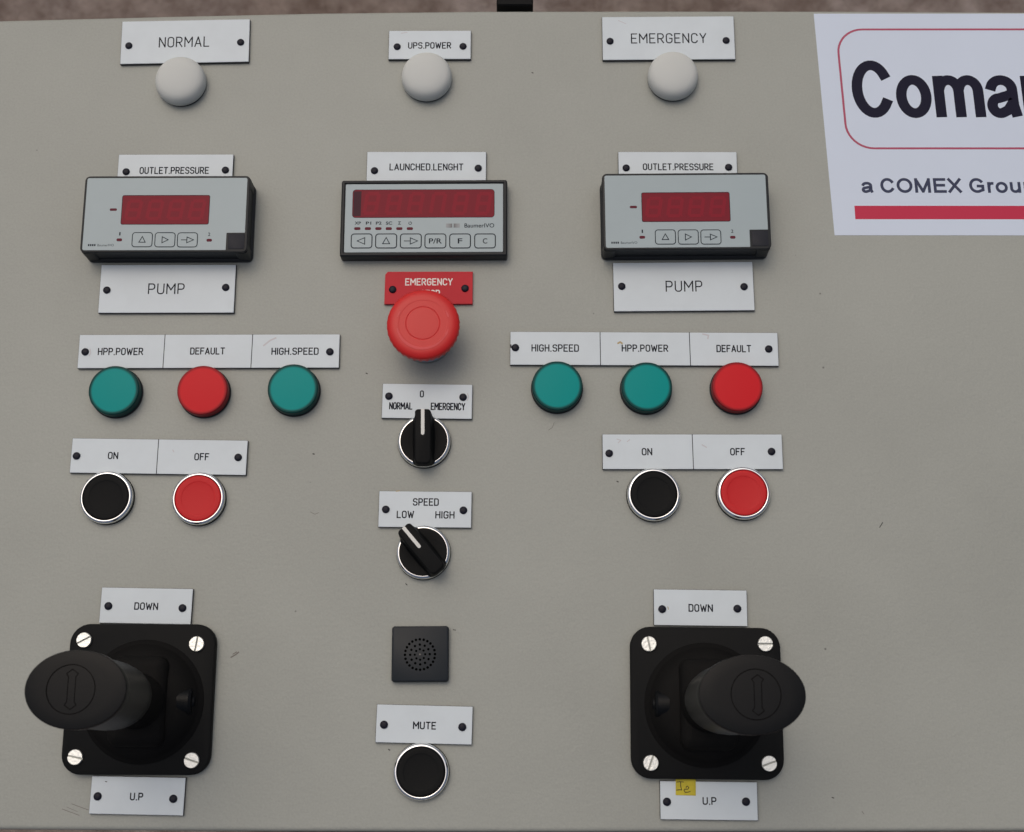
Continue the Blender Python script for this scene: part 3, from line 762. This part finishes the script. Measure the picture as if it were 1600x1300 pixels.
win.mat(M_window).rr(b[0] - a[0], a[1] - b[1], .9, [(0, ZM + .12), (0.1, ZM + .2)], (a[0] + b[0]) / 2, (a[1] + b[1]) / 2, 3)
wo = win.build('display_window', t)
ww_, wh_ = b[0] - a[0], a[1] - b[1]
for i in range(4):
    digit(wo, a[0] + ww_ * (.135 + .243 * i), (a[1] + b[1]) / 2, ww_ * .14, wh_ * .62, ZM + .23, wd=1.9)
for (xa, ya, xb, yb_) in ((390, 472, 443, 490), (460, 690, 502, 711), (1117, 690, 1158, 711)):
    p, q = lr(xa, ya), lr(xb, yb_); led(t, (p[0] + q[0]) / 2, (p[1] + q[1]) / 2, q[0] - p[0], p[1] - q[1], ZM + .12)
for i, (xa, sym) in enumerate(((574, 'up'), (740, 'right'), (904, 'line'))):
    p, q = lr(xa, 648), lr(xa + 149, 750); key(t, (p[0] + q[0]) / 2, (p[1] + q[1]) / 2, q[0] - p[0], p[1] - q[1], ZM + .12, sym, sk=.95, lw=.46)
pr = MB()
p = lr(481, 657); font_mesh(pr, '1', p[0], p[1], .75, 2.0, ZM + .14, .01)
pr.build('lettering', t, mat=M_print); pr = MB()
p = lr(1133, 657); font_mesh(pr, '2', p[0], p[1], 1.3, 2.0, ZM + .14, .01)
pr.build('lettering', t, mat=M_print); pr = MB()
p, q = lr(290, 741), lr(385, 741)
font_mesh(pr, 'BaumerIVO', q[0], q[1] + .1, 9.2, 1.35, ZM + .14)
for i in range(4):
    pr.rr(.8, 1.2, .1, [(0, ZM + .13), (0, ZM + .14)], p[0] - 2.2 + i * 1.15, p[1] + .1, 1)
pr.build('lettering', t, mat=M_print)
meterR = t
meterL = copy_tree(meterR)
def zl(x, y): return (100 + x / 4.644, 220 + y / 4.644)
cL, wL, hL, rotL = quad([zl(170, 265), zl(1342, 250), zl(1318, 806), zl(118, 803)], ZM)
place(meterL, cL, 0, rotL, 'black three-key meter with red window under the left OUTLET.PRESSURE plate')
print('meters', w, h, math.degrees(rot), wL, hL, math.degrees(rotL))

# --- wide counter meter in the middle
ZC = 8.5
def zc_(x, y): return (520 + x / 5.714, 270 + y / 5.714)
c, w, h, rot = quad([zc_(80, 64), zc_(1553, 62), zc_(1556, 738), zc_(64, 742)], ZC)
print('centre', w, h)
t = thing('counter_meter', 'wide black framed counter meter with six-digit red window and six keys', 'digital meter', c, 0, rot)
L = Local(c, rot)
def lc(x, y): return L(*zc_(x, y), ZC)
k = MB()
k.rr(w + .4, h + .4, 1.4, [(0.2, 0), (0, .5), (0, ZC - 1.2), (.35, ZC - .4), (.9, ZC), (1.7, ZC), (2.0, ZC - .3), (2.1, ZC - .9)], n=4, cap1=True)
k.build('housing', t, mat=M_housing, smooth=35)
k = MB(); k.rr(w - 4.4, h - 4.6, .6, [(0, ZC - .9), (.1, ZC - .75)], 0, 0.1, 2); k.build('front_foil', t, mat=M_face)
zf = ZC - .74
a, b = lc(181, 150), lc(1440, 390)
win = MB(); win.mat(M_winedge).rr(b[0] - a[0] + .5, a[1] - b[1] + .5, 1.9, [(0, zf), (0, zf + .05)], (a[0] + b[0]) / 2, (a[1] + b[1]) / 2, 4)
ww_, wh_ = b[0] - a[0], a[1] - b[1]
win.mat(M_window).rr(ww_, wh_, 1.7, [(0, zf + .02), (.08, zf + .09)], (a[0] + b[0]) / 2, (a[1] + b[1]) / 2, 4)
xs_ = a[0] + .35
win.mat(M_winedge).add([(xs_, b[1] + .8, zf + .1), (xs_ + 4.3, b[1] + .8, zf + .1), (xs_ + 4.5, a[1] - .8, zf + .1), (xs_, a[1] - .8, zf + .1)], [(0, 1, 2, 3)])
wo = win.build('display_window', t)
for i, xc in enumerate((345, 545, 740, 940, 1140, 1345)):
    p = lc(xc, 270); digit(wo, p[0], p[1], 6.6, 12.0, zf + .12, wd=2.1, segs='abcdefg' if i != 3 else 'abcef', dot=i < 4)
for i, xc in enumerate((218, 312, 406, 499, 593, 687)):
    p = lc(xc, 494); led(t, p[0], p[1], 3.6, 1.75, zf + .0)
pr = MB()
for xc, s, wd in ((222, 'XP', 3.6), (318, 'P1', 3.1), (409, 'P2', 3.3), (501, 'SC', 3.6), (595, '\u03a3', 1.6)):
    p = lc(xc, 445); pr = MB(); font_mesh(pr, s, p[0], p[1], wd, 1.85, zf + .04, .02); pr.build('lettering', t, mat=M_print)
p = lc(690, 445); pr = MB()
pr.ribbon([(p[0] + .85 * math.cos(math.radians(a_)), p[1] + .85 * math.sin(math.radians(a_))) for a_ in range(130, 411, 20)], .3, zf + .04)
pr.ribbon([(p[0], p[1] + .2), (p[0], p[1] + 1.0)], .3, zf + .05)
pr.build('power_symbol', t, mat=M_print)
pr = MB(); p = lc(1308, 466); font_mesh(pr, 'BaumerIVO', p[0], p[1], 17.0, 2.5, zf + .04, .008)
pr.build('lettering', t, mat=M_print)
def grad_mat(i):
    u = abs(i - 5) / 6
    return [0.05 + (0.30 - 0.05) * u ** .8, 0.055 + (0.335 - 0.055) * u ** .8, 0.07 + (0.36 - 0.07) * u ** .8]
lg = MB(); p = lc(1072, 467)
for i in range(11):
    m = mat('logo_grey_%s' % 'abcdefghijk'[i], grad_mat(i), .4); lg.mat(m)
    if i in (5,): lg.mat(M_face)
    x = p[0] - 3.6 + i * .72
    lg.poly([(x - .36, p[1] - 1.25), (x + .36, p[1] - 1.25), (x + .36, p[1] + 1.25), (x - .36, p[1] + 1.25)], zf + .04)
lg.build('logo', t)
for (xa, xb, sym) in ((162, 350, 'left'), (380, 571, 'up'), (601, 791, 'line'), (820, 1011, 'P/R'), (1041, 1231, 'F'), (1264, 1454, 'C')):
    p, q = lc(xa, 540), lc(xb, 670); key(t, (p[0] + q[0]) / 2, (p[1] + q[1]) / 2, q[0] - p[0] - .4, p[1] - q[1] - .4, zf, sym, sk=1.05)

# ------------------------------------------------------------------ buzzer
def zb(x, y): return (560 + x / 4.0635, 950 + y / 4.0635)
ZB = 4.5
c, w, h, rot = quad([zb(213, 116), zb(571, 116), zb(570, 468), zb(211, 468)], ZB)
t = thing('buzzer', 'small square black buzzer with a round pattern of holes', 'buzzer', c, 0, rot)
L = Local(c, rot)
k = MB(); k.rr(w + .3, h + .3, 1.6, [(0, 0), (0, ZB - 1.0), (.3, ZB - .3), (.9, ZB)], n=5); k.build('housing', t, mat=M_grille, smooth=35)
hx, hy = L(*zb(391, 295), ZB)
def hole(r, a, rad=.72):  # flat disc on the housing; the dark inside the hole is painted
    mb = MB(); mb.lathe([(rad, ZB + .02), (rad * .3, ZB + .021)], 10, hx + r * math.cos(a), hy + r * math.sin(a)); mb.build('hole', t, mat=M_recess_dark)
sc_ = w / 358
for i in range(24): hole(95 * sc_, 2 * math.pi * i / 24 + .02)
for i in range(12): hole(62 * sc_, 2 * math.pi * i / 12 + .03, .68)
for i in range(8): hole(33 * sc_, 2 * math.pi * i / 8 + .04, .62)
mb = MB(); mb.lathe([(.5, ZB + .02), (.1, ZB + .2)], 10, hx, hy); mb.build('centre_pin', t, mat=M_scuff)

# ------------------------------------------------------------------ joysticks
ZJ = 5.5
def joystick(label, q, base_px, top_px, top_hw, top_hh, screws, side, cap_circle, cap_arrow):
    c, w, h, rot = quad(q, ZJ)
    print('joy', w, h, math.degrees(rot))
    t = thing('joystick', label, 'joystick', c, 0, rot, 'black joysticks on square plates')
    L = Local(c, rot)
    k = MB(); k.rr(w + .2, h + .2, 10.5, [(0.3, 0), (0, .5), (0, ZJ - .9), (.3, ZJ - .3), (1.0, ZJ)], n=8); k.build('mounting_plate', t, mat=M_black, smooth=35)
    for (px, py, ang) in screws:
        x, y = L(px, py, ZJ + 1.2)
        s = MB(); A = math.radians(ang); r = 4.05; n = 40; sw = .5
        s.mat(M_screw)
        # two half discs with a slot between them
        for sg in (1, -1):
            a0 = math.asin(sw / r)
            arc = [(r * math.cos(a0 + (math.pi - 2 * a0) * i / 18), sg * r * math.sin(a0 + (math.pi - 2 * a0) * i / 18)) for i in range(19)]
            if sg < 0: arc = arc[::-1]
            inn = [(px_ * .93, (abs(py_) * .93 + .035) * sg) for px_, py_ in arc]
            s.loft([[(*p, 0) for p in arc], [(*p, 1.2) for p in arc], [(*p, 1.55) for p in inn]], False, True)
        s.mat(M_slot).lathe([(3.95, 0), (3.95, .35)], 30)
        s.build('screw', t, (x, y, ZJ), A)
    # round boss, hub, rocker bars and pivots
    bx, by = L(*base_px, ZJ + 3)
    k = MB(); k.lathe([(32.5, ZJ - .1), (32.2, ZJ + .4), (30.5, ZJ + 1.0), (29.5, ZJ + 2.4), (27.5, ZJ + 5.0), (24.5, ZJ + 7.6), (20, ZJ + 9.4), (12, ZJ + 10)], 56, bx, by)
    k.build('boot', t, mat=M_rubber, smooth=70)
    k = MB(); k.rr(30, 47, 6, [(0, ZJ + 1), (0, ZJ + 9), (.5, ZJ + 11.5), (2.0, ZJ + 13.2), (5.5, ZJ + 14.2)], bx, by, 5)
    k.build('rocker_block', t, mat=M_rubber, smooth=60)
    k = MB(); k.lathe([(14.5, ZJ + 13.8), (13.8, ZJ + 17), (11.5, ZJ + 21), (10, ZJ + 27), (9.4, ZJ + 36)], 40, bx, by)
    k.build('gaiter', t, mat=M_rubber, smooth=60)
    for sg in (-1, 1):
        k = MB(); rings = []
        for r, xo in ((7.6, 20), (7.6, 26.0), (6.8, 27.2), (3.6, 27.4), (3.2, 28.4), (1, 28.7)):
            rings.append([(bx + sg * xo, by + sg * r * math.cos(2 * math.pi * i / 24), max(ZJ - .2, ZJ + 2.2 + r * math.sin(2 * math.pi * i / 24))) for i in range(24)])
        k.loft(rings, True, True); k.build('pivot', t, mat=M_grip)
    # shaft and oval grip
    HT = 112.0
    tc = Vector(L(*top_px, HT)); bc = Vector((bx, by))
    ax = (tc - bc) / (HT - 15)
    hw = (at(top_px[0] + top_hw, top_px[1], HT) - at(top_px[0] - top_hw, top_px[1], HT)).length / 2
    hh_ = (at(top_px[0], top_px[1] - top_hh, HT) - at(top_px[0], top_px[1] + top_hh, HT)).length / 2
    print('grip', tc - bc, hw, hh_)
    def ring(a, b, z, n=64):
        o = bc + ax * (z - 15)
        return [(o.x + a * math.cos(2 * math.pi * i / n), o.y + b * math.sin(2 * math.pi * i / n), z) for i in range(n)]
    k = MB(); k.loft([ring(11, 11, 14), ring(9, 9, 24), ring(8.5, 8.5, 60)], False, True); k.build('shaft', t, mat=M_black, smooth=60)
    k = MB(); k.loft([ring(9.5, 9.5, 50), ring(13, 13, 52), ring(hw * .72, hh_ * .80, 55), ring(hw * .86, hh_ * .92, 60), ring(hw * .90, hh_ * .94, 68), ring(hw * .91, hh_ * .945, 88),
             ring(hw * .92, hh_ * .95, 100), ring(hw * .93, hh_ * .955, 104.6), ring(hw * .985, hh_ * .985, 105.6), ring(hw, hh_, 106.5), ring(hw, hh_, HT - .7), ring(hw - .25, hh_ - .25, HT - .15), ring(hw - .8, hh_ - .8, HT),
             ring(hw * .7, hh_ * .7, HT + .35), ring(hw * .3, hh_ * .3, HT + .55), ring(1, 1, HT + .6)], True, True)
    gr = k.build('grip', t, mat=M_grip, smooth=40)
    o = bc + ax * (82 - 15)
    k = MB(); rings = []
    for r, xo in ((1.7, 0), (1.7, .9), (1.2, 1.1), (.3, 1.1)):
        rings.append([(o.x + side * (hw * .84 + xo), o.y + side * r * math.cos(2 * math.pi * i / 16), 82 + r * math.sin(2 * math.pi * i / 16)) for i in range(16)])
    k.loft(rings, False, True); k.build('grip_screw', gr, mat=M_housing)
    # ring and double arrow on the grip: groove shade painted as flat dark lines
    cc = L(*cap_circle[:2], HT); rr_ = (at(cap_circle[0] + cap_circle[2], 1080, HT) - at(cap_circle[0], 1080, HT)).length
    k = MB(); k.ribbon([(cc[0] + rr_ * math.cos(a), cc[1] + rr_ * math.sin(a)) for a in [math.radians(q_ * 7.5) for q_ in range(48)]], .28, HT + .64, True)
    k.build('ring_groove_shade', gr, mat=M_recess_dark)
    ac = L(*cap_arrow, HT); k = MB()
    P = [(0, 9.0), (2.7, 7.0), (1.7, 5.6), (1.7, -5.6), (2.7, -7.0), (0, -9.0), (-2.7, -7.0), (-1.7, -5.6), (-1.7, 5.6), (-2.7, 7.0)]
    k.ribbon([(ac[0] + x, ac[1] + y) for x, y in P], .26, HT + .66, True)
    k.build('double_arrow', gr, mat=M_recess_dark)
    return t
joystick('left joystick, its black oval grip standing over the left edge of the plate',
         [(109.5, 973.5), (336.5, 977), (326.5, 1213), (95.5, 1208.5)], (221, 1096), (117.5, 1077.5), 80, 62.5,
         [(131, 1000, 28), (307, 1006, 82), (117, 1183, -12), (299, 1188, -18)], 1, (111, 1077, 38), (112, 1077))
joystick('right joystick, its black oval grip standing over the right edge of the plate',
         [(985, 979.5), (1219, 981), (1225.5, 1219), (987, 1216.5)], (1104, 1101), (1176, 1085.5), 84, 63,
         [(1014, 1006, -78), (1196, 1006, 1), (1017, 1192, 70), (1202, 1193, 20)], -1, (1181, 1085, 39), (1184, 1086))
